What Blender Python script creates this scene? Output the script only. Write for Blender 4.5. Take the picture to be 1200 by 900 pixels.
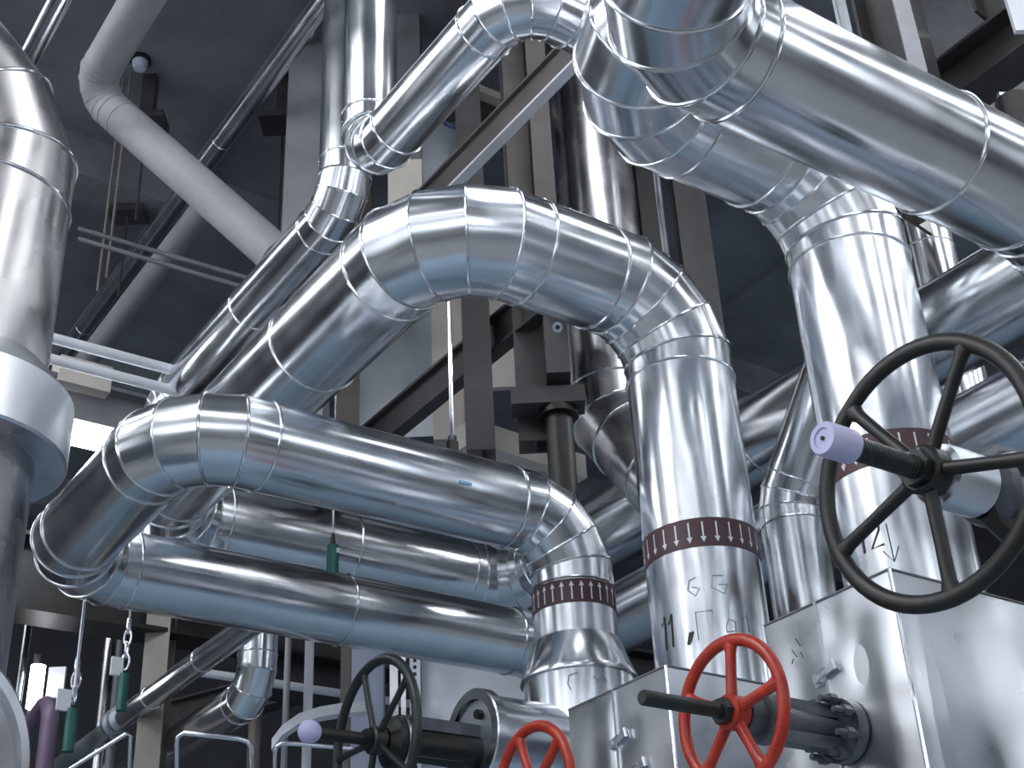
import bpy, math, random
import numpy as np
from mathutils import Vector, Matrix
random.seed(7)
PI = math.pi
scene = bpy.context.scene
for o in list(bpy.data.objects): bpy.data.objects.remove(o)
COL = scene.collection

# ------------------------------------------------------------------ camera
YAW, PITCH, ROLL, FPX = map(float, (math.radians(54.47), math.radians(29.84), math.radians(-2.986), 1635.0))
EYE = np.array([0.0, 0.0, 1.6])
fw = np.array([math.cos(PITCH)*math.cos(YAW), math.cos(PITCH)*math.sin(YAW), math.sin(PITCH)])
r0 = np.array([math.sin(YAW), -math.cos(YAW), 0.0]); u0 = np.cross(r0, fw)
rt = math.cos(ROLL)*r0 + math.sin(ROLL)*u0
up = -math.sin(ROLL)*r0 + math.cos(ROLL)*u0
cd = bpy.data.cameras.new('camera'); cam = bpy.data.objects.new('camera', cd); COL.objects.link(cam)
cd.sensor_width = 36; cd.lens = 36*FPX/1200; cd.clip_start = 0.05; cd.clip_end = 200
m = Matrix.Identity(4)
for i in range(3):
    m[i][0], m[i][1], m[i][2], m[i][3] = rt[i], up[i], -fw[i], EYE[i]
cam.matrix_world = m
scene.camera = cam

# ------------------------------------------------------------------ world and exposure
w = bpy.data.worlds.new('world'); scene.world = w; w.use_nodes = True
bg = w.node_tree.nodes['Background']; bg.inputs[0].default_value = (0.55, 0.66, 0.85, 1); bg.inputs[1].default_value = 0.35
scene.view_settings.view_transform = 'Standard'; scene.view_settings.look = 'None'
scene.view_settings.exposure = 0.18; scene.view_settings.gamma = 1.0
scene.view_settings.use_curve_mapping = False

ROOF_GLOW_E = 4.0     # brightness of the unseen roof panes added to light the pipes
def area(name, loc, target, sx, sy, power, color=(1, 1, 1)):
    L = bpy.data.lights.new(name, 'AREA'); L.shape = 'RECTANGLE'; L.size = sx; L.size_y = sy
    L.energy = power; L.color = color
    o = bpy.data.objects.new(name, L); COL.objects.link(o); o.location = loc
    d = Vector(target) - Vector(loc)
    o.rotation_euler = d.to_track_quat('-Z', 'Y').to_euler()
    return o

# a point of the place seen at a pixel of the photograph, on a known plane (x=, y=, z=) or at a known depth (d=)
def pix(px, py, **k):
    d = fw + rt*(px-600)/FPX + up*(450-py)/FPX
    n, v = list(k.items())[0]
    if n == 'd': return EYE + d*v
    i = 'xyz'.index(n)
    return EYE + d*(v-EYE[i])/d[i]

# ------------------------------------------------------------------ materials
def new_mat(name):
    M = bpy.data.materials.new(name); M.use_nodes = True
    nt = M.node_tree; return M, nt, nt.nodes['Principled BSDF']

def metal(name, col, rough, wave=0.12, wave_scale=2.2, var=0.12, grain=0.25, metallic=1.0):
    M, nt, b = new_mat(name); N, L = nt.nodes, nt.links
    tc = N.new('ShaderNodeTexCoord'); oi = N.new('ShaderNodeObjectInfo')
    b.inputs['Metallic'].default_value = metallic
    mul = N.new('ShaderNodeMath'); mul.operation = 'MULTIPLY_ADD'
    L.new(oi.outputs['Random'], mul.inputs[0]); mul.inputs[1].default_value = var; mul.inputs[2].default_value = 1-var*0.6
    n2 = N.new('ShaderNodeTexNoise'); n2.inputs['Scale'].default_value = 5; n2.inputs['Detail'].default_value = 1.5
    L.new(tc.outputs['Object'], n2.inputs['Vector'])
    r2 = N.new('ShaderNodeMapRange'); r2.inputs[1].default_value = .3; r2.inputs[2].default_value = .7
    r2.inputs[3].default_value = .93; r2.inputs[4].default_value = 1.04
    L.new(n2.outputs['Fac'], r2.inputs[0])
    mm = N.new('ShaderNodeMath'); mm.operation = 'MULTIPLY'; L.new(mul.outputs[0], mm.inputs[0]); L.new(r2.outputs[0], mm.inputs[1])
    mix = N.new('ShaderNodeVectorMath'); mix.operation = 'SCALE'; mix.inputs[0].default_value = col[:3]
    L.new(mm.outputs[0], mix.inputs['Scale']); L.new(mix.outputs[0], b.inputs['Base Color'])
    rr = N.new('ShaderNodeMapRange'); rr.inputs[1].default_value = .3; rr.inputs[2].default_value = .7
    rr.inputs[3].default_value = rough*.8; rr.inputs[4].default_value = rough*1.25
    L.new(n2.outputs['Fac'], rr.inputs[0]); L.new(rr.outputs[0], b.inputs['Roughness'])
    n3 = N.new('ShaderNodeTexNoise'); n3.inputs['Scale'].default_value = wave_scale; n3.inputs['Detail'].default_value = 1.5
    L.new(tc.outputs['Object'], n3.inputs['Vector'])
    b1 = N.new('ShaderNodeBump'); b1.inputs['Strength'].default_value = wave; b1.inputs['Distance'].default_value = .1
    L.new(n3.outputs['Fac'], b1.inputs['Height'])
    L.new(b1.outputs[0], b.inputs['Normal'])
    return M

def paint(name, col, rough=.45, var=.25, scale=6, bump=.15, metallic=0, col2=None):
    M, nt, b = new_mat(name); N, L = nt.nodes, nt.links
    tc = N.new('ShaderNodeTexCoord'); n = N.new('ShaderNodeTexNoise')
    n.inputs['Scale'].default_value = scale; n.inputs['Detail'].default_value = 6; n.inputs['Roughness'].default_value = .6
    L.new(tc.outputs['Object'], n.inputs['Vector'])
    cr = N.new('ShaderNodeValToRGB'); cr.color_ramp.elements[0].position = .3; cr.color_ramp.elements[1].position = .72
    a = [c*(1-var) for c in col[:3]] + [1]; c2 = list(col2 or [min(1, c*(1+var)) for c in col[:3]]) [:3] + [1]
    cr.color_ramp.elements[0].color = a; cr.color_ramp.elements[1].color = c2
    L.new(n.outputs['Fac'], cr.inputs[0]); L.new(cr.outputs[0], b.inputs['Base Color'])
    b.inputs['Roughness'].default_value = rough; b.inputs['Metallic'].default_value = metallic
    bp = N.new('ShaderNodeBump'); bp.inputs['Strength'].default_value = bump; bp.inputs['Distance'].default_value = .004
    L.new(n.outputs['Fac'], bp.inputs['Height']); L.new(bp.outputs[0], b.inputs['Normal'])
    return M

def glow(name, col, s):
    M, nt, b = new_mat(name)
    b.inputs['Base Color'].default_value = (*col, 1); b.inputs['Emission Color'].default_value = (*col, 1)
    b.inputs['Emission Strength'].default_value = s
    return M

ALU = metal('aluminium_cladding', (.80, .825, .865), .20, wave=.016, wave_scale=1.6)
ALUB = metal('aluminium_bead', (.86, .88, .91), .16, wave=0, var=.02)
SHEET = metal('aluminium_sheet', (.80, .82, .86), .33, wave=.04, wave_scale=1.8)
DULL = metal('aluminium_dull', (.68, .68, .70), .24, wave=.03)
GALV = metal('galvanised_steel', (.62, .66, .72), .38, wave=.03, var=.15)
WEATHERED = metal('weathered_cladding', (.50, .495, .50), .27, wave=.02, wave_scale=3.0)
CHROME = metal('bright_rod_steel', (.75, .77, .82), .2, wave=0)
STEEL = paint('dark_painted_steel', (.050, .047, .050), .42, .3, 5)
STEELG = paint('grey_painted_steel', (.17, .175, .19), .5, .2, 4)
BROWN = paint('brown_grey_steel', (.11, .10, .095), .5, .25, 4)
TAN = paint('beige_grey_steel', (.22, .20, .175), .5, .2, 4)
CREAM = paint('cream_wall_paint', (.62, .58, .52), .7, .1, 3)
WHITEP = paint('white_paint', (.75, .77, .82), .45, .08, 5)
GREYP = paint('grey_plastic_pipe', (.36, .36, .385), .55, .12, 3)
BLACK = paint('black_iron', (.010, .011, .010), .45, .4, 25, .4)
BLACKG = paint('green_black_iron', (.014, .021, .020), .38, .4, 20, .4)
IRON = paint('grey_valve_paint', (.085, .095, .115), .4, .35, 14, .35)
RED = paint('red_paint', (.40, .028, .012), .33, .2, 18, .35, col2=(.56, .050, .022))
LAV = paint('lavender_plastic', (.56, .55, .80), .4, .08, 8)
GREEN = paint('green_paint', (.012, .12, .10), .4, .3, 10)
PURPLE = paint('purple_pipe_paint', (.13, .09, .15), .4, .2, 6)
TAPE = paint('maroon_tape', (.085, .042, .048), .5, .15, 10)
WHITE = paint('white_print', (.8, .8, .84), .5, .03, 10)
INK = paint('black_marker_ink', (.015, .015, .017), .5, .2, 30)
INKG = paint('faint_grey_marker', (.20, .20, .22), .5, .2, 30)
CONC = paint('dark_concrete', (.22, .232, .26), .85, .3, 1.1, .6)
FLOORM = paint('blue_epoxy_floor', (.24, .33, .42), .5, .1, 1.0)
FLOORG = paint('grey_concrete_floor', (.22, .225, .235), .6, .15, 1.0)
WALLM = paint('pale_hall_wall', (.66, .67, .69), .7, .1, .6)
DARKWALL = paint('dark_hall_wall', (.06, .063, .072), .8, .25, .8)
BLUEP = paint('pale_blue_panel', (.58, .63, .80), .45, .1, 3)
MARKBLUE = paint('blue_mark', (.30, .60, .85), .5, .05, 5)

# ------------------------------------------------------------------ mesh helpers
class MB:
    def __init__(s): s.v = []; s.f = []
    def add(s, v, f):
        k = len(s.v); s.v += [tuple(map(float, p)) for p in v]; s.f += [tuple(i+k for i in q) for q in f]; return s
    def box(s, c, d, R=None):
        c = np.array(c, float); d = np.array(d, float)/2; v = []
        for z in (-1, 1):
            for y in (-1, 1):
                for x in (-1, 1):
                    p = np.array([x, y, z])*d
                    if R is not None: p = R @ p
                    v.append(c+p)
        return s.add(v, [(0, 2, 3, 1), (4, 5, 7, 6), (0, 1, 5, 4), (2, 6, 7, 3), (0, 4, 6, 2), (1, 3, 7, 5)])
    def cyl(s, a, b, r, n=20, r2=None, cap=True):
        a = np.array(a, float); b = np.array(b, float); t = (b-a)/np.linalg.norm(b-a); u, w_ = frame(t)
        r2 = r if r2 is None else r2; v = []
        for P, R in ((a, r), (b, r2)):
            for i in range(n):
                q = 2*PI*i/n; v.append(P+R*(math.cos(q)*u+math.sin(q)*w_))
        f = [(i, (i+1) % n, n+(i+1) % n, n+i) for i in range(n)]
        if cap: f += [tuple(range(n-1, -1, -1)), tuple(range(n, 2*n))]
        return s.add(v, f)
    def lathe(s, a, axis, prof, n=48):   # prof: (distance along axis, radius)
        a = np.array(a, float); t = np.array(axis, float); t /= np.linalg.norm(t); u, w_ = frame(t); v = []; f = []
        for h, R in prof:
            for i in range(n):
                q = 2*PI*i/n; v.append(a+t*h+R*(math.cos(q)*u+math.sin(q)*w_))
        for k in range(len(prof)-1):
            for i in range(n): f.append((k*n+i, k*n+(i+1) % n, (k+1)*n+(i+1) % n, (k+1)*n+i))
        return s.add(v, f)
    def sweep(s, pts, r, n=10, closed=False, cap=True, radii=None):
        P = [np.array(p, float) for p in pts]; m_ = len(P); v = []; f = []
        t0 = P[1]-P[0]; t0 /= np.linalg.norm(t0); u, w_ = frame(t0); pt = t0
        for k in range(m_):
            if closed: t = P[(k+1) % m_]-P[k-1]
            else: t = P[min(k+1, m_-1)]-P[max(k-1, 0)]
            t = t/np.linalg.norm(t); R = rotto(pt, t); u = R@u; w_ = R@w_; pt = t
            rr = r if radii is None else radii[k]
            for i in range(n):
                q = 2*PI*i/n; v.append(P[k]+rr*(math.cos(q)*u+math.sin(q)*w_))
        for k in range(m_ if closed else m_-1):
            k2 = (k+1) % m_
            for i in range(n): f.append((k*n+i, k*n+(i+1) % n, k2*n+(i+1) % n, k2*n+i))
        if cap and not closed: f += [tuple(range(n-1, -1, -1)), tuple(range((m_-1)*n, m_*n))]
        return s.add(v, f)
    def build(s, name, mat, parent=None, smooth=True, angle=35):
        me = bpy.data.meshes.new(name); me.from_pydata(s.v, [], s.f); me.update()
        if mat: me.materials.append(mat)
        if smooth:
            me.polygons.foreach_set('use_smooth', [True]*len(me.polygons))
            me.set_sharp_from_angle(angle=math.radians(angle))
        o = bpy.data.objects.new(name, me); COL.objects.link(o)
        if parent: o.parent = parent; o.matrix_parent_inverse = pinv(parent)
        return o

def pinv(p):   # parents sit in world space; a part's own frame is already the world
    if p.parent: return Matrix.Identity(4)
    return Matrix.LocRotScale(p.location, p.rotation_euler, p.scale).inverted()

def frame(t):
    a = np.array([0, 0, 1.0]) if abs(t[2]) < .9 else np.array([1.0, 0, 0])
    u = np.cross(a, t); u /= np.linalg.norm(u); return u, np.cross(t, u)

def rotto(a, b):
    c = float(np.dot(a, b)); v = np.cross(a, b); s_ = np.linalg.norm(v)
    if s_ < 1e-9: return np.eye(3)
    K = np.array([[0, -v[2], v[1]], [v[2], 0, -v[0]], [-v[1], v[0], 0]])
    return np.eye(3)+K+K@K*((1-c)/(s_*s_))

def tag(o, label=None, cat=None, group=None, kind=None):
    if label: o['label'] = label
    if cat: o['category'] = cat
    if group: o['group'] = group
    if kind: o['kind'] = kind
    return o

def thing(name, label, cat, loc=(0, 0, 0), group=None):
    o = bpy.data.objects.new(name, None); COL.objects.link(o); o.location = tuple(map(float, loc)); o.empty_display_size = .1
    return tag(o, label, cat, group)

# ------------------------------------------------------------------ clad pipe: straight sections, mitred elbow gores and raised seam rings
def pipe_path(pts, R, N):
    """centre line with mitred elbows; returns list of (point, is_joint) plus tangent marks"""
    P = [np.array(p, float) for p in pts]; out = [(P[0], 'end')]
    Rs = R if isinstance(R, (list, tuple)) else [R]*(len(P)-2)
    for k in range(1, len(P)-1):
        a = P[k-1]-P[k]; b = P[k+1]-P[k]; a /= np.linalg.norm(a); b /= np.linalg.norm(b)
        th = math.acos(max(-1, min(1, -float(a@b)))); T = Rs[k-1]*math.tan(th/2)
        n = max(1, round(N*th/(PI/2))); dl = th/n; h = Rs[k-1]*math.tan(dl/2)
        out.append((P[k]+a*T, 'tan'))
        cur = P[k]+a*T; d = -a; ax = np.cross(-a, b); ax /= np.linalg.norm(ax)
        cur = cur+d*h
        for j in range(n):
            out.append((cur.copy(), 'joint'))
            q = Vector(d); q.rotate(Matrix.Rotation(dl, 3, Vector(ax))); d = np.array(q)
            cur = cur+d*(2*h if j < n-1 else h)
        out.append((cur, 'tan'))
    out.append((P[-1], 'end'))
    return out

def clad_pipe(name, label, pts, D, R=None, N=4, seams=(), mat=None, bead=.0065, tan_off=.03, group=None, nseg=56, cat='pipe', ring_ends=(True, True), beadmat=None):
    mat = mat or ALU; R = R if R is not None else D*.85; r = D/2
    root = thing(name, label, cat, pts[0], group)
    path = pipe_path(pts, R, N)
    # nodes: (pos, normal of cut plane, kind)
    nodes = []
    for i, (p, k) in enumerate(path):
        if k == 'tan':
            # move seam ring a little out of the elbow along the straight
            prv = path[i-1]; nxt = path[i+1]
            d = (p-prv[0]) if nxt[1] == 'joint' else (nxt[0]-p)
            L = np.linalg.norm(d); d = d/max(L, 1e-9)
            off = min(tan_off, L*.4); p = p - d*off if nxt[1] == 'joint' else p + d*off
        nodes.append([p, k])
    # extra seams on straights: seams = [(segment index, fraction)]
    ins = []
    starts = [i for i in range(len(nodes)-1) if nodes[i][1] in ('end', 'tan') and nodes[i+1][1] in ('end', 'tan')]
    for s_, fr in seams:
        i = starts[s_]; ins.append((i, fr))
    new = []
    for i, nd in enumerate(nodes):
        new.append(nd)
        for (j, fr) in sorted([q for q in ins if q[0] == i], key=lambda q: q[1]):
            new.append([nodes[i][0]*(1-fr)+nodes[i+1][0]*fr, 'seam'])
    nodes = new
    n = len(nodes); dirs = []
    for i in range(n-1):
        d = nodes[i+1][0]-nodes[i][0]; dirs.append(d/np.linalg.norm(d))
    u, w_ = frame(dirs[0]); rings = []
    frames = [(u, w_)]
    for i in range(1, n-1):
        Rm = rotto(dirs[i-1], dirs[i]); u = Rm@u; w_ = Rm@w_; frames.append((u, w_))
    ang = [2*PI*i/nseg for i in range(nseg)]
    def ring(i, seg, rad):
        p = nodes[i][0]; t = dirs[seg]; a = dirs[max(i-1, 0)]; b = dirs[min(i, n-2)]
        nn = a+b; nn /= np.linalg.norm(nn); uu, ww = frames[seg]; o = []
        for q in ang:
            x = rad*(math.cos(q)*uu+math.sin(q)*ww)
            o.append(p+x - t*(float(x@nn)/float(t@nn)))
        return o
    for s_ in range(n-1):
        A = ring(s_, s_, r); B = ring(s_+1, s_, r)
        isel = nodes[s_][1] == 'joint' or nodes[s_+1][1] == 'joint'
        mb = MB(); L = np.linalg.norm(nodes[s_+1][0]-nodes[s_][0]); k = max(1, int(L/.25))
        v = []; f = []
        for j in range(k+1):
            for a, b in zip(A, B): v.append(a*(1-j/k)+b*j/k)
        for j in range(k):
            for i in range(nseg): f.append((j*nseg+i, j*nseg+(i+1) % nseg, (j+1)*nseg+(i+1) % nseg, (j+1)*nseg+i))
        if nodes[s_][1] == 'end' and s_ == 0: f.append(tuple(range(nseg-1, -1, -1)))
        if nodes[s_+1][1] == 'end' and s_ == n-2: f.append(tuple(range(k*nseg, (k+1)*nseg)))
        mb.add(v, f).build('elbow_gore' if isel else 'straight_section', mat, root)
    for i in range(n):
        if nodes[i][1] == 'end' and not ring_ends[0 if i == 0 else 1]: continue
        s_ = min(i, n-2)
        MB().sweep(ring(i, s_, r+bead*.25), bead, 8, closed=True).build('seam_ring', beadmat or ALUB, root)
    return root

def seam_strip(root, a, b, D, direction, w_=.018):
    """longitudinal lap seam with screws, on the side of a straight section that faces 'direction'"""
    a = np.array(a, float); b = np.array(b, float); t = (b-a)/np.linalg.norm(b-a)
    d = np.array(direction, float); d -= t*(d@t); d /= np.linalg.norm(d); s_ = np.cross(t, d); r = D/2+.0015
    mb = MB(); v = []
    for P in (a, b):
        for q in (-w_/D*2, 0, w_/D*2): v.append(P+r*(math.cos(q)*d+math.sin(q)*s_)+d*(.001 if q == 0 else -.0015))
    mb.add(v, [(0, 1, 4, 3), (1, 2, 5, 4)]); o = mb.build('lap_seam', ALUB, root)
    L = np.linalg.norm(b-a); n = max(2, int(L/.22))
    for i in range(n):
        P = a+t*L*(i+.5)/n+d*(r-.002); MB().cyl(P, P+d*.007, .006, 8).build('rivet', ALUB, o)

# flow-direction tape: band with white arrows on a vertical riser
def arrow_band(root, c, rad, z0, h, upward, count):
    band = MB().lathe((c[0], c[1], z0), (0, 0, 1), [(0, rad), (0, rad+.003), (h, rad+.003), (h, rad)], 56).build('arrow_tape', TAPE, root)
    me = None
    sg = 1 if upward else -1
    zc = h/2; shp = [(-.0035, -.046), (.0035, -.046), (.0035, .022), (.0125, .022), (0, .048), (-.0125, .022), (-.0035, .022)]
    for i in range(count):
        q = 2*PI*(i+.3)/count; v = []
        for du, dv in shp:
            v.append((c[0]+(rad+.0042)*math.cos(q+du/rad), c[1]+(rad+.0042)*math.sin(q+du/rad), z0+zc+sg*dv))
        f = [(0, 1, 2, 6), (3, 4, 5)]
        if sg < 0: f = [tuple(reversed(x)) for x in f]
        MB().add(v, f).build('arrow', WHITE, band, smooth=False)
    return band

def marker(root, c, rad, phi, z, strokes, width=.008, mat=None, name='marker_writing'):
    """hand-written marks wrapped on a vertical riser; u runs to the right as seen from outside"""
    rad += .0022; out = None
    def P(u_, v_): q = math.radians(phi)+u_/rad; return np.array([c[0]+rad*math.cos(q), c[1]+rad*math.sin(q), z+v_])
    for st in strokes:
        mb = MB(); v = []; f = []; n = len(st)
        for i, (a, b) in enumerate(st):
            p0 = st[max(i-1, 0)]; p1 = st[min(i+1, n-1)]; L = math.hypot(p1[0]-p0[0], p1[1]-p0[1]) or 1
            nx, ny = -(p1[1]-p0[1])/L*width/2, (p1[0]-p0[0])/L*width/2; v += [P(a+nx, b+ny), P(a-nx, b-ny)]
        f = [(2*j, 2*j+1, 2*j+3, 2*j+2) for j in range(n-1)]
        mb.add(v, f).build('marker_stroke', mat or INK, root, smooth=False)

# ------------------------------------------------------------------ the hall
def struct(o): o['kind'] = 'structure'; return o
X0, X1, Y0, Y1, ZC = -9.0, 15.0, -9.0, 17.0, 9.2
struct(MB().box(((X0+X1)/2, (Y0+Y1)/2, -.1), (X1-X0, Y1-Y0, .2)).build('floor', FLOORG))
MB().box((6.2, 8.2, .005), (12.4, 13.0, .01)).build('blue_floor_field', FLOORM, bpy.data.objects['floor'])
ceil = struct(MB().box(((X0+X1)/2, (Y0+Y1)/2, ZC+.15), (X1-X0, Y1-Y0, .3)).build('ceiling', CONC))
for k in range(9):   # concrete joints: shallow downstand ribs under the slab
    MB().box((X0+1.5+k*2.7, (Y0+Y1)/2, ZC-.03), (.12, Y1-Y0, .06)).build('slab_rib', CONC, ceil)
for k in range(4):
    MB().box(((X0+X1)/2, 6.2+k*3.1, ZC-.2), (X1-X0, .35, .4)).build('downstand_beam', CONC, ceil)
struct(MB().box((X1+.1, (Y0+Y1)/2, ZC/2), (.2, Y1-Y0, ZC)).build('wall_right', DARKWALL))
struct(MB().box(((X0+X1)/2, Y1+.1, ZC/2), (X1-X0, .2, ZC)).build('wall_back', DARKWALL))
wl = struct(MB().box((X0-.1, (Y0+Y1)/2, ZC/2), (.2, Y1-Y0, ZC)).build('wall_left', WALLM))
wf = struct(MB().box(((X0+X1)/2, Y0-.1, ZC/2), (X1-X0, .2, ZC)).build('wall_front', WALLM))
PANE = glow('added_window_glow', (.88, .94, 1.0), 2.8)  # glow of the unseen windows added to streak the cladding
nw = 0
def added_window(c, wx, wy, wz, sg=1):
    global nw; nw += 1
    o = struct(MB().box(c, (wx, wy, wz)).build('added_window_%d' % nw, WHITEP))
    dx = 0 if wx < .2 else 1; s_ = 1
    for i in range(3):
        q = (i-1)*(wx if dx else wy)/3
        cc = (c[0]+(q if dx else .05*sg), c[1]+(0 if dx else q)+(.05 if dx else 0), c[2])
        MB().box(cc, ((wx/3-.12) if dx else .06, .06 if dx else (wy/3-.12), wz-.2)).build('pane', PANE, o)
for x in (-5.5, -.5, 4.5, 9.5): added_window((x, Y0+.05, 6.4), 3.4, .1, 3.2)  # unseen windows added on the near wall to brighten the pipes
for y in (-5.0, -0.5, 4.0, 8.5, 13.0): added_window((X0+.05, y, 5.9), .1, 2.4, 3.4)  # added out of view: a bright band for pipes running along y
for y in (-7.2, -4.2, -1.2, 1.8): added_window((X1-.05, y, 6.0), .1, 1.3, 3.2, -1)  # unseen windows added so the valve boxes' side faces reflect brightness
ROOF_GLOW = glow('added_roof_glow', (.95, .975, 1.0), ROOF_GLOW_E)
for x, y1, wd in ((-6.6, 1.2, .7), (-3.4, 1.2, .6), (-.3, 1.2, .6), (3.0, 3.9, 1.2), (5.7, 2.7, 1.0), (8.4, 1.2, .7), (11.1, 1.2, .7)):     # unseen glowing roof panes, added for white bands and streaks on the pipes
    nw += 1
    L_ = y1+5.2; k_ = round(L_/2.1); rl = struct(MB().box((x, y1-L_/2, ZC-.05), (wd+.2, L_, .1)).build('added_window_%d' % nw, WHITEP))
    for k in range(k_): MB().box((x, y1-L_+L_/k_*(k+.5), ZC-.12), (wd, L_/k_-.2, .06)).build('pane', ROOF_GLOW, rl)
for x, wd in ((-.75, .8), (-2.9, 1.3), (-5.0, 1.3), (-7.2, 1.3)):  # more unseen roof panes, added to lighten the pipes along y
    nw += 1
    rl = struct(MB().box((x, 7.4, ZC-.05), (wd+.2, 9.4, .1)).build('added_window_%d' % nw, WHITEP))
    for k in range(4): MB().box((x, 3.9+2.35*k, ZC-.12), (wd, 2.1, .06)).build('pane', ROOF_GLOW, rl)
# unseen dark galleries, added to break up the pipes' reflections into bands
for nm, c, dm, lab in (('x', (4.3, -7.9, 3.2), (21.0, 1.8, .16), 'unseen dark steel gallery added behind the viewer to band the reflections'), ('y', (-7.9, 4.0, 3.2), (1.8, 24.0, .16), 'unseen dark steel gallery added left of the viewer to band the reflections')):
    g = thing('reflection_gallery', lab, 'gallery', (c[0], c[1], 0)); c = np.array(c)
    MB().box(c, dm).build('deck', STEEL, g, smooth=False)
    e = np.array([1, 0, 0]) if nm == 'x' else np.array([0, 1, 0]); o_ = np.array([0, .85, 0]) if nm == 'x' else np.array([.85, 0, 0])
    for k in range(9):
        p_ = c+e*(-10.4+2.6*k)+o_; MB().box((p_[0], p_[1], 2.1), (.12, .12, 4.2)).build('post', STEEL, g, smooth=False)
    for z in (3.75, 4.3): MB().cyl(c*[1, 1, 0]-e*10.6+o_+[0, 0, z], c*[1, 1, 0]+e*10.6+o_+[0, 0, z], .03, 8).build('guard_rail', TAN, g)

# unseen hanging luminaires added to light the pipes: housing, rods and area light
def luminaire(c, axis, L, power, label):
    c = np.array(c, float); a = np.array([1, 0, 0]) if axis == 'x' else np.array([0, 1, 0])
    t = thing('added_luminaire', label, 'lamp', c, 'added luminaires')
    d = lambda l, w_, h: (l, w_, h) if axis == 'x' else (w_, l, h)
    MB().box(c+[0, 0, .06], d(L, .26, .08)).build('housing', WHITEP, t)
    for s_ in (-1, 1):
        MB().cyl(c+a*s_*L*.4+[0, 0, .1], (c[0]+a[0]*s_*L*.4, c[1]+a[1]*s_*L*.4, ZC), .008, 6).build('suspension_rod', CHROME, t)
    ar = area('added_luminaire_light', tuple(c+[0, 0, .0]), tuple(c-[0, 0, 1]), L*.97 if axis == 'x' else .22, .22 if axis == 'x' else L*.97, power, (.93, .96, 1.0))
    ar.rotation_euler = (0, 0, 0)
    return t
luminaire((7.9, 2.2, 8.2), 'y', 3.0, 150, 'unseen long white luminaire added to the right to light the pipes')
luminaire((-1.8, 4.6, 8.2), 'y', 3.0, 150, 'unseen long white luminaire added to the left to light the pipes')

# ------------------------------------------------------------------ the four numbered pipe loops and their risers
R10, R11, R12, R13 = (3.99, 5.16), (3.941, 4.164), (4.026, 3.146), (4.11, 2.15)
p11 = clad_pipe('insulated_pipe', 'large aluminium-clad pipe arching over the centre, numbered 11 on its riser',
    [(*R11, 2.7), (*R11, 5.26), (2.64, 4.164, 5.26), (2.64, 7.55, 5.26), (5.317, 7.55, 5.26), (5.317, 1.0, 5.26)], .5, .40, 4,
    seams=[(2, .30), (3, .5), (4, .35), (4, .7)], tan_off=.05)
arrow_band(p11, R11, .25, 3.885, .13, False, 27)
marker(p11, R11, .25, 177, 3.55, [[(-.012, .035), (.012, .07), (.006, -.07)], [(.032, .03), (.052, .07), (.046, -.07)]], .008)
marker(p11, R11, .25, -153, 3.50, [[(-.014, -.03), (.0, .02)], [(-.008, -.03), (.008, .02)], [(-.002, -.02), (.014, .022)]], .009)
marker(p11, R11, .25, -141, 3.53, [[(-.02, -.05), (-.02, .07), (.05, .07), (.05, .055)], [(.10, .0), (.115, .03), (.14, .02), (.14, -.02), (.10, -.025), (.10, .0)], [(.17, .03), (.20, .055), (.20, -.02)]], .004, INKG)
marker(p11, R11, .25, -139, 3.70, [[(-.01, .05), (-.04, .04), (-.05, 0), (-.02, -.03), (.0, 0), (-.03, .01)], [(.10, .05), (.06, .05), (.05, .0), (.10, -.03), (.12, .01), (.08, .01)]], .004, INKG)
seam_strip(p11, (3.42, 4.164, 5.26), (3.18, 4.164, 5.26), .5, (0, -.75, .9))

p10 = clad_pipe('insulated_pipe', 'mid-size aluminium-clad pipe loop lying low at left, its riser flaring at a conical collar',
    [(*R10, 3.60), (*R10, 4.516), (1.91, 5.16, 4.516), (1.91, 6.785, 4.516), (5.10, 6.785, 4.516), (5.10, 1.2, 4.516)], .41, .33, 4,
    seams=[(3, .52), (4, .5)], tan_off=.05, ring_ends=(False, True))
arrow_band(p10, R10, .205, 4.005, .12, True, 27)
MB().lathe((*R10, 0), (0, 0, 1), [(3.87, .206), (3.86, .215), (3.70, .275), (3.675, .285), (3.665, .285), (3.665, .27), (2.6, .27)], 56).build('reducer_cone', ALU, p10)
marker(p10, R10, .27, -133, 3.585, [[(.02, .05), (-.02, .04), (-.03, 0), (-.015, -.03)], [(.09, .03), (.11, .01), (.14, .03), (.16, .01)]], .004, INKG)
MB().box(pix(546, 566, y=4.954), (.065, .003, .015)).build('blue_mark', MARKBLUE, p10)  # small flat pale blue mark on the low loop

p12 = clad_pipe('insulated_pipe', 'large aluminium-clad pipe at right, numbered 12, its upper run tucked under the bright pipe',
    [(*R12, 2.7), (*R12, 5.338), (2.75, 3.146, 5.338), (2.75, -.4, 5.338)], .5, .40, 4, seams=[(2, .6)], tan_off=.05)
arrow_band(p12, R12, .25, 3.86, .13, False, 27)
marker(p12, R12, .25, -179, 3.585, [[(-.015, .03), (.012, .06), (.006, -.05)], [(.038, .04), (.055, .062), (.082, .05), (.08, .02), (.04, -.045), (.09, -.04)]], .008)
marker(p12, R12, .25, -154, 3.52, [[(0, .10), (.004, -.05)], [(-.03, .0), (.004, -.05), (.03, .005)]], .004, INK)

p13 = clad_pipe('insulated_pipe', 'brightest aluminium-clad pipe crossing the upper right corner in the foreground',
    [(*R13, 2.7), (*R13, 4.507), (2.01, 2.15, 4.507), (2.01, -.8, 4.507)], .423, .35, 4, seams=[(1, .31), (2, .6)], tan_off=.05)

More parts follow.
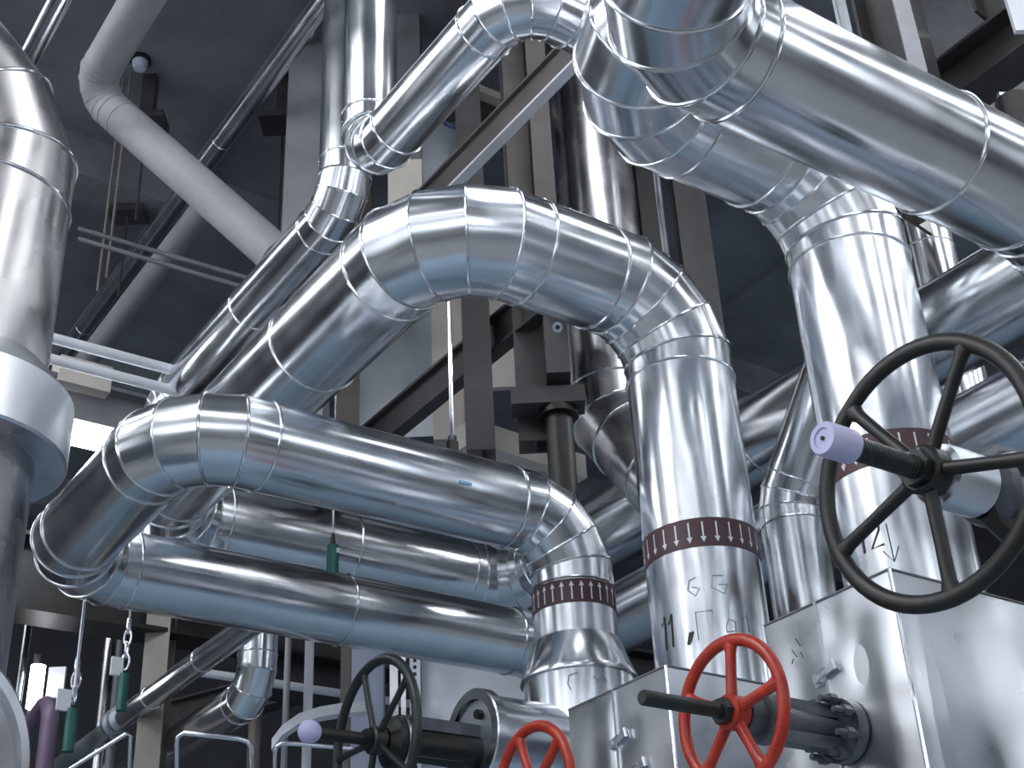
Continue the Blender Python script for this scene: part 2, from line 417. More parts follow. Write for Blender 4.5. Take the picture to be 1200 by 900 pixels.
# ------------------------------------------------------------------ other clad pipes
pD = clad_pipe('insulated_pipe', 'slim clad pipe dropping from the ceiling and rising diagonally to the upper centre',
    [(2.545, 4.64, ZC-.02), (2.545, 4.64, 5.895), (2.545, 3.38, 5.895), (4.15, 3.38, 5.895)], .27, .20, 4, tan_off=.06, bead=.0055)
pL = clad_pipe('insulated_pipe', 'slim clad pipe dropping from the ceiling and running diagonally down to the left',
    [(2.755, 5.295, ZC-.02), (2.755, 5.295, 6.136), (2.755, 7.80, 6.136), (2.755, 7.80, 5.66)], .28, .22, 4, seams=[(1, .45)], tan_off=.06, bead=.0055)
pV = clad_pipe('insulated_pipe', 'dull clad vertical pipe behind the arch, kinked to the right below it',
    [(4.63, 5.46, ZC-.02), (4.63, 5.46, 5.40), (4.63, 4.95, 4.72), (4.63, 4.95, 2.4)], .5, .42, 3, mat=DULL, tan_off=.08)
pS = clad_pipe('insulated_pipe', 'slim clad pipe with an offset bend between the risers numbered 11 and 12',
    [(4.646, 4.254, 2.6), (4.646, 4.254, 4.394), (4.646, 3.62, 5.19), (4.646, 3.62, 6.55), (5.4, 3.62, 6.55)], .31, .26, 4, tan_off=.04, bead=.005)

w0 = pix(1085, 280, d=8.6)
clad_pipe('insulated_pipe', 'slim clad vertical pipe peeking out under the bright pipe at the right',
    [(w0[0], w0[1], 5.0), (w0[0], w0[1], 7.2), (w0[0]+4, w0[1], 7.2)], .31, .26, 4, seams=[(0, .76)], tan_off=.04, bead=.005)
# large vessel pipe at far left: mitred elbow on top, flanged collar, lower pipe
VX, VY = .975, 5.289
pvz = clad_pipe('insulated_duct', 'very wide clad vertical pipe at the left edge with a flared collar',
    [(VX, VY, 2.2), (VX, VY, 6.20), (-1.6, VY, 6.20)], .73, .72, 4, mat=WEATHERED, tan_off=.06, bead=.008)
MB().lathe((VX, VY, 0), (0, 0, 1), [(4.60, .366), (4.54, .42), (4.455, .48), (4.45, .49), (4.19, .49), (4.18, .48), (4.18, .36)], 64).build('flared_collar', SHEET, pvz)

# background ceiling pipes
clad_pipe('polished_pipe', 'thin polished pipe running diagonally under the dark ceiling', [(3.03, 4.6, 8.49), (3.03, 15.0, 8.49)], .148, .1, 2,
    seams=[(0, .31), (0, .37), (0, .6)], bead=.003, nseg=24)
clad_pipe('polished_pipe', 'short bright pipe glimpsed at the top left corner beside the wide clad pipe', [(*pix(38, 60, z=7.6)[:2]+[0, -2.2], 7.6), (*pix(38, 60, z=7.6)[:2]+[0, 2.5], 7.6)], .125, .1, 2,
    bead=.003, nseg=24)
clad_pipe('grey_pipe', 'dull grey pipe running behind the thin polished pipe under the ceiling', [(*pix(225, 262, d=10.6)+[0, -.4, 0],), (*pix(225, 262, d=10.6)+[0, 5, 0],)], .19, .1, 2,
    bead=.002, nseg=24, mat=GREYP, beadmat=GREYP)
wp = [pix(175, -60, d=8.2), pix(104, 105, d=9.0), pix(325, 300, d=8.25), pix(400, 365, d=8.0)]
wp[0] = wp[1] + np.array([0, -1.3, 0.0])
clad_pipe('plastic_pipe', 'matt pale grey pipe with an elbow sloping across the upper left ceiling', [tuple(p) for p in wp[:3]], .245, .16, 4,
    bead=.0035, nseg=36, mat=GREYP, beadmat=GREYP, seams=[(1, .06)])

# pipes at the lower left
q1 = pix(290, 735, d=8.2)
p1 = clad_pipe('insulated_pipe', 'slim clad pipe slanting down to the bottom left corner with a clamp joint', [q1+[0, -.5, 0], q1+[0, 2.05, 0]], .155, .1, 2, seams=[(0, .45), (0, .78)], bead=.004, nseg=32)
MB().lathe(q1+[0, 2.02, 0], (0, 1, 0), [(0, .078), (0, .10), (.05, .10), (.05, .085), (.12, .085), (.12, .105), (.16, .105), (.16, .07)], 28).build('clamp_joint', GALV, p1)
MB().cyl(q1+[0, 2.1, 0], q1+[0, 6.5, 0], .06, 24).build('bare_section', GALV, p1)
q2 = pix(303, 745, d=8.9)
clad_pipe('insulated_pipe', 'clad pipe elbow below the lowest run, turning down to the left', [q2+[0, 0, .6], q2+[0, 0, -.38], q2+[0, 7.5, -.38]], .25, .22, 3, bead=.005, nseg=36)
# round clad end at the bottom left corner
e0 = pix(-126, 905, d=4.2)
ed = np.array([.30, -.95, -.25]); ed /= np.linalg.norm(ed)
en = thing('insulated_end_cap', 'big round clad flange end cut off by the bottom left corner', 'pipe', e0)
MB().lathe(e0, ed, [(-.25, .36), (0, .36), (0, .425), (.05, .43), (.07, .415)], 64).build('flange_rim', ALU, en)
MB().lathe(e0+ed*.07, ed, [(0, .415), (.012, .38), (.0, .372), (.05, .33), (.06, .0001)], 64).build('end_plate', SHEET, en)

# ------------------------------------------------------------------ sheet-metal valve boxes
def dent_panel(c0, eu, ev, nu, nv, dents, nrm, thick=.006):
    """panel spanned by eu, ev from c0 with gaussian dents (u, v, radius, depth)"""
    c0, eu, ev, nrm = [np.array(q, float) for q in (c0, eu, ev, nrm)]
    mb = MB(); v = []; f = []; W = np.linalg.norm(eu); H = np.linalg.norm(ev)
    for j in range(nv+1):
        for i in range(nu+1):
            a, b = i/nu, j/nv; d = 0
            for (du, dv, rx, ry, dep) in dents: d += dep*math.exp(-(((a-du)/rx)**2+((b-dv)/ry)**2))
            edge = min(1, 14*min(a, 1-a))*min(1, 14*min(b, 1-b)); v.append(c0+eu*a+ev*b+nrm*d*edge)
    for j in range(nv):
        for i in range(nu): f.append((j*(nu+1)+i, j*(nu+1)+i+1, (j+1)*(nu+1)+i+1, (j+1)*(nu+1)+i))
    mb.add(v, f); k = len(v)
    bd = [c0-nrm*thick, c0+eu-nrm*thick, c0+eu+ev-nrm*thick, c0+ev-nrm*thick]
    a, b, c_, d_ = 0, nu, (nv+1)*(nu+1)-1, nv*(nu+1)
    mb.add(bd, []); mb.f += [(k+3, k+2, k+1, k)]
    mb.f += [tuple(reversed(range(0, nu+1))) + (k, k+1)]
    return mb

def latch(parent, p, n, u):
    """toggle latch: base plates, hook and lever; n = outward normal, u = pull direction"""
    p, n, u = [np.array(q, float) for q in (p, n, u)]; s_ = np.cross(n, u); R = np.stack([u, s_, n], 1)
    mb = MB(); mb.box(p-u*.045+n*.004, (.045, .04, .008), R); mb.box(p+u*.03+n*.004, (.06, .04, .008), R)
    mb.box(p-u*.04+n*.018, (.018, .034, .022), R)
    lv = MB(); lv.box(p+u*.02+n*.022, (.075, .03, .006), R).cyl(p+u*.058+n*.022-s_*.02, p+u*.058+n*.022+s_*.02, .008, 10)
    bp = mb.build('latch', GALV, parent, smooth=False); lv.build('latch_lever', GALV, bp, smooth=False)
    wr = MB()
    for k in (-1, 1): wr.cyl(p-u*.05+s_*.013*k+n*.024, p+u*.02+s_*.013*k+n*.026, .0035, 6)
    wr.build('latch_wire', CHROME, bp)

def valve_box(label, x0, x1, y0, y1, zt, split, dents_l, dents_r, dents_s, zb=2.0):
    t = thing('valve_box', label, 'valve box', ((x0+x1)/2, (y0+y1)/2, zb))
    ym = y0+(y1-y0)*split; h = zt-zb
    dent_panel((x0, y1, zb), (0, ym-y1+.002, 0), (0, 0, h), 26, 40, dents_l, (-1, 0, 0)).build('face_panel', SHEET, t)
    dent_panel((x0, ym-.002, zb), (0, y0-ym+.002, 0), (0, 0, h), 26, 40, dents_r, (-1, 0, 0)).build('face_panel', SHEET, t)
    dent_panel((x0, y0, zb), (x1-x0, 0, 0), (0, 0, h), 40, 40, dents_s, (0, -1, 0)).build('side_panel', SHEET, t)
    MB().box((x1, (y0+y1)/2, (zt+zb)/2), (.006, y1-y0, h)).build('back_panel', SHEET, t)
    MB().box(((x0+x1)/2, y1, (zt+zb)/2), (x1-x0, .006, h)).build('side_panel', SHEET, t)
    MB().box(((x0+x1)/2, (y0+y1)/2, zt-.003), (x1-x0, y1-y0, .006)).build('top_panel', SHEET, t)
    tr = MB(); tr.cyl((x0-.001, y0, zt), (x0-.001, y1, zt), .005, 8); tr.cyl((x0, y0-.001, zt), (x1, y0-.001, zt), .005, 8)
    tr.build('top_edge_fold', STEELG, t)
    MB().cyl((x0-.001, y0-.001, zb), (x0-.001, y0-.001, zt), .007, 8).build('corner_fold', ALUB, t)
    MB().box((x0-.003, ym, (zt+zb)/2), (.008, .012, h)).build('joint_strip', SHEET, t)
    return t, ym

b12, ym = valve_box('dented silver sheet-metal box around the valve below the pipe numbered 12', 3.5, 4.55, 2.818, 3.418, 3.305, .57,
    [(.5, .6, .3, .3, -.006), (.2, .8, .2, .12, .003)],
    [(.45, .80, .13, .06, -.010), (.75, .62, .16, .28, .010), (.35, .55, .22, .2, -.006), (.9, .9, .22, .12, .006), (.2, .97, .14, .09, -.006)],
    [(.12, .6, .07, .45, -.008), (.33, .5, .10, .6, .008), (.55, .7, .09, .4, -.007), (.8, .5, .1, .6, .006)])
latch(b12, pix(970, 790, x=3.5), (-1, 0, 0), (0, -.9, .25))
marks = MB()
for (a, b, c_, d_) in ((932, 748, 938, 757), (928, 762, 934, 770), (938, 764, 941, 770), (930, 772, 928, 778)):
    P, Q = pix(a, b, x=3.49), pix(c_, d_, x=3.49); marks.cyl(P, Q, .002, 5)
marks.build('scratch_marks', INK, b12)
b11, ym2 = valve_box('silver sheet-metal box below the pipe numbered 11, partly behind the red handwheel', 3.4, 4.4, 3.859, 4.48, 3.275, .52,
    [(.5, .5, .3, .3, -.010), (.85, .8, .2, .2, .012)], [(.4, .6, .3, .3, .008)], [(.3, .5, .2, .4, -.008), (.7, .6, .15, .4, .01)])
latch(b11, pix(728, 868, x=3.4), (-1, 0, 0), (0, -.9, .25))
latch(b11, pix(750, 902, x=3.4), (-1, 0, 0), (0, -.9, .25))
b13, _ = valve_box('silver sheet-metal box at the right edge behind the big black handwheel', 3.62, 4.6, 1.80, 2.42, 3.02, .5, [(.5, .5, .3, .3, -.01)], [(.5, .5, .3, .3, .01)], [(.5, .5, .3, .3, .01)])

# round valve cladding of the low loop
v10 = thing('valve_cladding', 'round clad valve neck lying behind the lower red handwheel', 'valve box', (3.3, 5.16, 3.33))
MB().lathe((3.36, 5.16, 3.33), (1, 0, 0), [(0, .17), (0, .215), (.006, .221), (.05, .221), (.052, .2), (.7, .2)], 48).build('neck_shell', ALU, v10)
MB().lathe((3.38, 5.16, 3.33), (1, 0, 0), [(0, .172), (.004, .0001)], 40).build('end_disc', GALV, v10)
MB().cyl((3.35, 5.10, 3.42), (3.40, 5.10, 3.42), .022, 6).build('bolt', BLACK, v10)

# ------------------------------------------------------------------ handwheels with rising stems, axis along x, facing -x
def handwheel(name, label, hub, r, rim_r, a0, mat, hubr, stem_out, stem_r, stem_mat, cap=None, spoke_r=.014, ellip=1.0, thread=False, body=None, flat=False):
    hub = np.array(hub, float); t = thing(name, label, 'handwheel', hub)
    n = 72; v = []; f = []; kseg = 14
    for i in range(n):
        q = 2*PI*i/n; e = np.array([0, -math.sin(q), math.cos(q)])
        for j in range(kseg):
            s_ = 2*PI*j/kseg; v.append(hub+e*(r+rim_r*math.cos(s_))+np.array([rim_r*ellip*math.sin(s_), 0, 0]))
    for i in range(n):
        for j in range(kseg): f.append((i*kseg+j, i*kseg+(j+1) % kseg, ((i+1) % n)*kseg+(j+1) % kseg, ((i+1) % n)*kseg+j))
    MB().add(v, f).build('rim', mat, t)
    MB().lathe(hub, (1, 0, 0), [(-.03, .0001), (-.03, hubr*.86), (-.022, hubr), (.03, hubr), (.038, hubr*.8), (.038, .0001)], 28).build('hub', mat, t)
    for k in range(5):
        q = math.radians(a0+72*k); e = np.array([0, -math.sin(q), math.cos(q)]); s_ = np.cross(e, [1, 0, 0])
        v = []; f = []; m_ = 12; st = [(hubr*.6, 1.15), (hubr*1.3, 1.0), (r*.6, .9), (r-rim_r*1.8, 1.0), (r-rim_r*.7, 1.5), (r, 1.9)]
        for d, wd in st:
            for j in range(m_):
                g = 2*PI*j/m_; v.append(hub+e*d+s_*spoke_r*wd*math.cos(g)+np.array([spoke_r*(.75 if flat else .9)*math.sin(g), 0, 0]))
        for i in range(len(st)-1):
            for j in range(m_): f.append((i*m_+j, i*m_+(j+1) % m_, (i+1)*m_+(j+1) % m_, (i+1)*m_+j))
        f += [tuple(range(m_-1, -1, -1))]
        MB().add(v, f).build('spoke', mat, t)
    nut = MB().cyl(hub+[-.055, 0, 0], hub+[-.028, 0, 0], hubr*.78, 6); nut.build('nut', stem_mat, t, smooth=False)
    if thread:
        prof = []; k = int(stem_out/.012)
        for i in range(k): prof += [(-.05-i*.012, stem_r*.9), (-.053-i*.012, stem_r), (-.059-i*.012, stem_r)]
        MB().lathe(hub, (1, 0, 0), prof+[(-.05-stem_out, stem_r*.9), (-.05-stem_out, .0001)], 22).build('threaded_stem', stem_mat, t)
    else:
        MB().lathe(hub, (1, 0, 0), [(-.04, stem_r), (-.05-stem_out+.006, stem_r), (-.05-stem_out, stem_r*.85), (-.05-stem_out, .0001)], 24).build('stem', stem_mat, t)
    if cap:
        ce = hub+np.array([-.05-stem_out, 0, 0])
        if cap[0] == 'cyl':
            co = MB().lathe(ce, (-1, 0, 0), [(-.06, stem_r), (-.06, cap[1]*.96), (-.05, cap[1]), (.035, cap[1]), (.045, cap[1]*.9), (.045, cap[1]*.6), (.041, cap[1]*.57), (.041, .006), (.036, .0001)], 32).build('plastic_cap', LAV, t)
            MB().cyl(ce+[-.046, 0, 0], ce+[-.04, 0, 0], .006, 10).build('cap_hole', BLACK, co)
        else:
            prof = [(-cap[1]*math.cos(PI*i/14), max(.0001, cap[1]*math.sin(PI*i/14))) for i in range(15)]
            MB().lathe(ce, (-1, 0, 0), prof, 28).build('plastic_cap', LAV, t)
    return t

# big black wheel, right
HB = np.array([2.905, 2.154, 3.234])
hb = handwheel('handwheel', 'big black five-spoke handwheel at the right with a lavender cap on its stem', HB, .365, .026, 36, BLACK, .07, .30, .033, BLACKG, ('cyl', .047), .021, .8, True)
MB().lathe(HB, (1, 0, 0), [(.03, .05), (.045, .085), (.06, .09), (.20, .09), (.215, .075)], 40).build('bonnet_sleeve', GALV, hb)
MB().lathe(HB, (1, 0, 0), [(.21, .06), (.24, .10), (.27, .105), (.30, .07), (.62, .065)], 36).build('bonnet', IRON, hb)
for s_ in (-1, 1):
    MB().sweep([HB+[.22, 0, s_*.07], HB+[.32, 0, s_*.13], HB+[.62, 0, s_*.15], HB+[.74, 0, s_*.16]], .032, 10).build('yoke_arm', BLACK if s_ < 0 else IRON, hb)
MB().box(HB+[.40, -.02, .115], (.16, .10, .012), np.array(Matrix.Rotation(math.radians(14), 3, 'X'))).build('position_plate', WHITEP, hb)
MB().lathe(HB, (1, 0, 0), [(.66, .06), (.66, .19), (.72, .19), (.72, .06)], 40).build('flange', BLACK, hb)

# red wheel in front
HR = np.array([3.0, 3.118, 2.84])
hr = handwheel('handwheel', 'red five-spoke handwheel standing in front of the silver boxes at the bottom', HR, .226, .021, 8, RED, .055, .31, .024, BLACKG, None, .0195, .9)
MB().lathe(HR, (1, 0, 0), [(.035, .03), (.04, .055), (.10, .06), (.11, .045), (.16, .045)], 30).build('bonnet', IRON, hr)
for s_ in (-1, 1):
    MB().box(HR+[.29, s_*.005, s_*.055], (.34, .05, .042)).build('yoke_arm', IRON, hr, smooth=False)
MB().lathe(HR, (1, 0, 0), [(.10, .02), (.10, .08), (.14, .085), (.16, .05), (.5, .03)], 28).build('yoke_head', IRON, hr)
MB().lathe(HR, (1, 0, 0), [(.45, .03), (.45, .105), (.495, .105), (.495, .03)], 36).build('flange', IRON, hr)
for k in range(8):
    q = 2*PI*(k+.5)/8; e = np.array([0, math.cos(q), math.sin(q)])*.095
    MB().cyl(HR+e+[.36, 0, 0], HR+e+[.49, 0, 0], .011, 10).cyl(HR+e+[.40, 0, 0], HR+e+[.43, 0, 0], .02, 6).build('flange_bolt', IRON, hr)

HR2 = pix(626, 925, y=4.17)
hr2 = handwheel('handwheel', 'red handwheel peeking in from the bottom edge, only its upper half in view', HR2, .226, .021, -21, RED, .055, .2, .024, BLACKG, None, .0195, .9)
MB().lathe(HR2, (1, 0, 0), [(.03, .05), (.12, .06), (.13, .04), (.42, .04)], 28).build('bonnet', IRON, hr2)

HB2 = np.array([2.877, 5.16, 3.261])
hb2 = handwheel('handwheel', 'black handwheel at the bottom left of centre with a round lavender stem cap', HB2, .345, .023, -18, BLACKG, .06, .26, .026, BLACK, ('ball', .05), .016, .9)
MB().lathe(HB2, (1, 0, 0), [(.04, .06), (.07, .11), (.16, .115), (.19, .07), (.6, .075)], 36).build('bonnet', BLACK, hb2)
MB().lathe(HB2, (1, 0, 0), [(.10, .116), (.10, .122), (.115, .122), (.115, .116)], 36).build('bonnet_ring', CHROME, hb2)
for s_ in (-1, 1):
    MB().box(HB2+[.36, 0, s_*.06+.03], (.46, .09, .055)).build('yoke_arm', IRON, hb2)

# ------------------------------------------------------------------ steelwork
def ibeam(name, label, a, b, h, bw, tf, tw, mat, upv=(0, 0, 1), cat='beam', flange_mat=None, parent=None):
    a = np.array(a, float); b = np.array(b, float); t = (b-a); L = np.linalg.norm(t); t /= L
    upv = np.array(upv, float); upv -= t*(upv@t); upv /= np.linalg.norm(upv); s_ = np.cross(t, upv); R = np.stack([t, s_, upv], 1); c = (a+b)/2
    root = thing(name, label, cat, a) if parent is None else parent
    MB().box(c, (L, tw, h-2*tf), R).build('web', mat, root, smooth=False)
    MB().box(c+upv*(h/2-tf/2), (L, bw, tf), R).build('flange', mat, root, smooth=False)
    MB().box(c-upv*(h/2-tf/2), (L, bw, tf), R).build('flange', flange_mat or mat, root, smooth=False)
    return root

# diagonal main beam above the arch (runs along y)
bm = np.array([3.30, 5.0, 6.30])
ibeam('steel_beam', 'dark steel beam with a pale lower flange crossing above the arch', bm+[0, -2.4, .11], bm+[0, 1.0, .11], .20, .06, .016, .012, BROWN, flange_mat=WHITEP)
# lower beam seen through the arch
lb = pix(490, 470, y=6.6)
ibeam('steel_beam', 'dark steel beam seen slanting behind the arch opening', lb+[0, -1.9, 0], lb+[0, 3.2, 0], .24, .09, .02, .014, STEEL)
# dark steel columns behind the arch
def column(label, px, py, d, w_, dp, z0, z1, mat, name='steel_column', rot=0):
    p = pix(px, py, d=d); t = thing(name, label, 'column', (p[0], p[1], z0)); h = z1-z0; zc = (z0+z1)/2
    R = np.array(Matrix.Rotation(rot, 3, 'Z'))
    q = lambda dx, dy: p*[1, 1, 0]+R@np.array([dx, dy, 0])+[0, 0, zc]
    MB().box(q(0, 0), (.014, dp-.03, h), R).build('web', mat, t, smooth=False)
    for s_ in (-1, 1): MB().box(q(0, s_*(dp/2-.009)), (w_, .018, h), R).build('flange', mat, t, smooth=False)
    return t
column('dark steel column directly behind the arch opening', 560, 430, 8.0, .16, .17, 5.1, ZC, STEEL, rot=math.radians(-35))
column('dark steel column right of the pale wall patch', 622, 430, 7.9, .18, .16, 5.1, ZC, STEEL, rot=math.radians(-35))
column('brown-grey steel post between the beam and the dull pipe', 607, 180, 8.6, .14, .14, 6.4, ZC, BROWN, rot=math.radians(-35))
column('brown-grey steel post close beside the dull pipe', 636, 190, 8.3, .12, .12, 6.4, ZC, BROWN, rot=math.radians(-35))
column('dark steel column right of the arch, under the bright pipe', 815, 300, 9.0, .20, .20, 5.8, ZC, STEEL, rot=math.radians(-35))
column('dark steel post left of the column under the bright pipe', 766, 280, 9.4, .16, .16, 5.8, ZC, STEEL, rot=math.radians(-35))
# bracket assembly behind the arch
br = thing('steel_bracket', 'dark steel bracket with a short stub post behind the arch', 'bracket', pix(650, 450, d=7.6))
Rc = np.array(Matrix.Rotation(math.radians(-35), 3, 'Z'))
MB().box(pix(652, 415, d=7.7), (.13, .22, .36), Rc).build('gusset_plate', STEEL, br, smooth=False)
MB().box(pix(642, 470, d=7.6), (.40, .16, .10), Rc).build('cross_bar', STEEL, br, smooth=False)
pc = pix(657, 520, d=7.5); MB().cyl(pc+[0, 0, -.5], pc+[0, 0, .16], .075, 20).build('stub_post', BLACK, br)
MB().cyl(pc+[0, 0, .16], pc+[0, 0, .20], .11, 20).build('stub_flange', BLACK, br)
pb = pix(653, 384, d=7.35); MB().cyl(pb, pb-fw*.05, .028, 20).build('bolt_boss', CHROME, br); MB().cyl(pb-fw*.05, pb-fw*.06, .012, 12).build('bolt_head', BLACK, br)

# pale wall / duct pieces seen through the arch
def slab(name, label, cat, c, dims, mat, rot=0):
    o = MB().box((0, 0, 0), dims, None).build(name, mat, None, smooth=False); o.location = tuple(map(float, c)); o.rotation_euler = (0, 0, rot)
    return tag(o, label, cat)
RZ = math.radians(-35)
def duct(label, px, py, d, w_, dp, h, mat, rot=RZ, name='air_duct', cat='duct', flange=True):
    c = pix(px, py, d=d); t = thing(name, label, cat, c-[0, 0, h/2]); R = np.array(Matrix.Rotation(rot, 3, 'Z'))
    MB().box(c, (w_, dp, h), R).build('duct_wall', mat, t, smooth=False)
    if flange:
        for k in (-.5, 0, .5): MB().box(c+[0, 0, k*h*.96], (w_+.04, dp+.04, .03), R).build('duct_flange', mat, t, smooth=False)
    return t
duct('flat grey duct panel visible inside the arch', 468, 388, 10.4, .56, .2, 1.9, GALV, flange=False)
duct('pale galvanised duct strip beside the dark column inside the arch', 524, 388, 10.3, .22, .2, 1.9, CREAM, flange=False)
duct('grey duct rising behind the two slim vertical pipes', 366, 120, 10.5, .32, .3, 6.0, GREYP, flange=False)
duct('dark grey duct right of the slim vertical pipes', 475, 30, 10.0, .22, .3, 4.0, STEELG, flange=False)
duct('blue-grey duct left of the dark diagonal beam', 505, 165, 9.6, .40, .3, 1.2, GALV, flange=False)
slab('wall_panel', 'cream wall patch framed by dark steel behind the arch', 'panel', pix(590, 400, d=9.6), (.26, .05, .75), CREAM, RZ)
slab('wall_panel', 'cream ledge just above the low pipe loop behind the arch', 'panel', pix(610, 533, d=8.6), (.9, .2, .16), CREAM, math.radians(4))
slab('wall_panel', 'small pale plate under the slim diagonal pipe', 'panel', pix(475, 215, d=9.0), (.22, .05, .35), CREAM, RZ)
slab('cable_tray', 'pale bracket bar above the diagonal beam', 'bracket', pix(568, 112, d=9.4), (.5, .1, .06), CREAM, 0)
slab('cable_tray', 'dark cable tray block above the diagonal beam', 'bracket', pix(555, 130, d=9.5), (.34, .25, .14), STEEL, 0)
posts = [(413, 462, 10.6, .055), (427, 458, 10.5, .065), (402, 470, 10.7, .055)]
for i, (a, b, d, ww) in enumerate(posts):
    column(['beige steel post just left of the grey duct panel', 'brown steel post touching the grey duct panel', 'grey steel post furthest from the grey duct panel'][i], a, b, d, ww*1.6, ww*1.6, 6.2, ZC, TAN, rot=RZ)

# top right steel frame
column('wide dark steel column at the top right', 1045, 30, 7.4, .26, .26, 5.6, ZC, STEEL, rot=math.radians(8))
column('slim pale steel post at the top right', 985, 10, 8.4, .05, .06, 5.6, ZC, WHITEP, rot=math.radians(8))
fr = pix(1150, 70, d=7.6)
ibeam('steel_beam', 'dark steel beam slanting behind the bright pipe at the top right', fr+[0, -1.6, -.05], fr+[0, .9, -.05], .30, .24, .02, .016, STEEL)
column('dark steel column standing on the slanting beam at the top right', 1172, -10, 7.6, .24, .24, 6.98, ZC, STEEL, rot=math.radians(8))
gp = pix(1068, 50, d=7.0)
o = slab('steel_flat', 'light grey flat bar on the wide dark column at the top right', 'bracket', gp+[0, 0, .55], (.085, .012, 1.5), GREYP, math.radians(-35))
slab('steel_plate', 'white plate leaning in the top right corner', 'bracket', pix(1192, 8, d=7.2), (.10, .03, .35), WHITEP, math.radians(-35))
slab('wall_panel', 'grey concrete pier behind the steel frame at the top right', 'panel', pix(1130, 20, d=10.2), (1.0, .3, 2.6), STEELG, RZ)
clm = thing('pipe_clamp', 'black pipe stub with a bright clamp near the right edge', 'bracket', pix(1185, 110, d=7.0))
c0 = pix(1188, 125, d=7.0); MB().cyl(c0+[0, 0, -.2], c0+[0, 0, .04], .085, 20).build('stub', BLACK, clm)
MB().cyl(c0+[-.06, .03, .07], c0+[.06, -.04, .07], .018, 10).build('clamp_bolt', CHROME, clm)

# ------------------------------------------------------------------ hangers, rods, rails
def hanger(label, bottom, top_z, rod_r=.011, turnbuckle=True, mat=None, name='hanger_rod'):
    b = np.array(bottom, float); t = thing(name, label, 'hanger', b)
    MB().cyl(b, (b[0], b[1], top_z), rod_r, 10).build('rod', mat or CHROME, t)
    if turnbuckle:
        MB().box(b+[0, 0, .05], (.05, .035, .10)).build('clevis', BLACK, t)
        MB().cyl(b+[0, 0, .10], b+[0, 0, .13], .022, 6).build('lock_nut', CHROME, t)
    return t
hb_ = pix(530, 512, y=5.16); hanger('thin hanger rod with a black clevis above the low pipe loop', (hb_[0], 5.16, 4.70), 6.30, .010)
ha = pix(787, 310, y=4.16); hanger('bright hanger rod reaching the bend of the arch from above', (3.95, 4.164, 5.40), ZC, .016, True)
# spring hanger, green
sg = pix(390, 645, y=6.785); st = thing('spring_hanger', 'green spring hanger can above the lowest pipe run', 'hanger', (sg[0], 6.785, 4.70))
MB().cyl((sg[0], 6.785, 4.68), (sg[0], 6.785, 4.90), .036, 20).build('spring_can', GREEN, st)
MB().cyl((sg[0], 6.785, 4.90), (sg[0], 6.785, 4.98), .02, 12, .008).build('can_top', BLACK, st)
MB().cyl((sg[0], 6.785, 4.96), (sg[0], 6.785, ZC), .007, 8).build('rod', CHROME, st)
MB().box((sg[0]+.015, 6.745, 4.86), (.02, .01, .03)).build('indicator', WHITEP, st)
# chain hangers bottom left
def chain(label, px, py, d, links, tagc=True, up_=.12):
    b = pix(px, py, d=d); t = thing('chain_hanger', label, 'hanger', b)
    MB().cyl(b, b+[0, 0, up_], .008, 8).build('rod', CHROME, t)
    for k in range(links):
        c = b-[0, 0, .05+k*.075]; pts = []
        for i in range(14):
            q = 2*PI*i/14; e = np.array([math.cos(.9+k*1.57), math.sin(.9+k*1.57), 0]); pts.append(c+e*.022*math.cos(q)+np.array([0, 0, .048*math.sin(q)]))
        MB().sweep(pts, .008, 6, closed=True).build('chain_link', CHROME, t)
    e = b-[0, 0, .05+links*.075]
    if tagc: MB().box(e+[-.05, 0, .04], (.07, .02, .11)).build('paper_tag', WHITEP, t)
    MB().cyl(e, e-[0, 0, .22], .03, 14).build('spring_can', GREEN, t)
    return t
chain('chain hanger with a white tag and teal can beside the beige column', 152, 724, 8.4, 4)
chain('chain hanger hanging from a long rod further left', 92, 770, 7.25, 3, up_=.45)
rr_ = pix(98, 715, d=7.35)
hanger('thin slanted rod dropping from the wide pipe bend at lower left', rr_-[0, 0, .42], rr_[2]+.25, .009, False)

def rail(name, label, a, b, r, mat, cat='rail'):
    o = MB().cyl(np.zeros(3), np.array(b, float)-np.array(a, float), r, 16).build(name, mat); o.location = tuple(map(float, a)); return tag(o, label, cat)
ra = pix(60, 396, d=8.4); rail('handrail_bar', 'upper of two pale horizontal bars beside the wide pipe at left', ra+[-.4, 0, 0], ra+[.80, 0, 0], .034, WHITEP)
rb = pix(60, 421, d=8.4); rail('handrail_bar', 'lower of two pale horizontal bars beside the wide pipe at left', rb+[-.4, 0, 0], rb+[.80, 0, 0], .034, WHITEP)
for k, yy in enumerate((268, 280)):
    a = pix(92, yy, d=9.6); b = pix(290, yy+58, d=9.6); rail('thin_conduit', ['upper', 'lower'][k]+' of two thin dark conduits under the ceiling at left', a, b, .018, STEELG, 'conduit')
for k, (xx, yy) in enumerate(((131, 205), (141, 190))):
    a = pix(xx, yy, d=10.4); b = pix(xx-14, yy+190, d=10.4); b[:2] = a[:2]; rail('ceiling_cable', ['left', 'right'][k]+' one of two vertical cables hanging beside the wide pipe', b, (a[0], a[1], ZC), .010, TAN, 'cable')
# ceiling junction disc with cable
jd = pix(164, 76, z=ZC-.06); jt = thing('ceiling_detector', 'small round blue-grey detector on the dark ceiling', 'detector', jd)
MB().lathe(jd, (0, 0, -1), [(-.06, .06), (0, .06), (.04, .045), (.045, .0001)], 24).build('detector_head', BLUEP, jt)
MB().lathe(jd+[0, 0, .03], (0, 0, -1), [(-.03, .08), (.0, .08), (.004, .05)], 24).build('mount_plate', BLACK, jt)
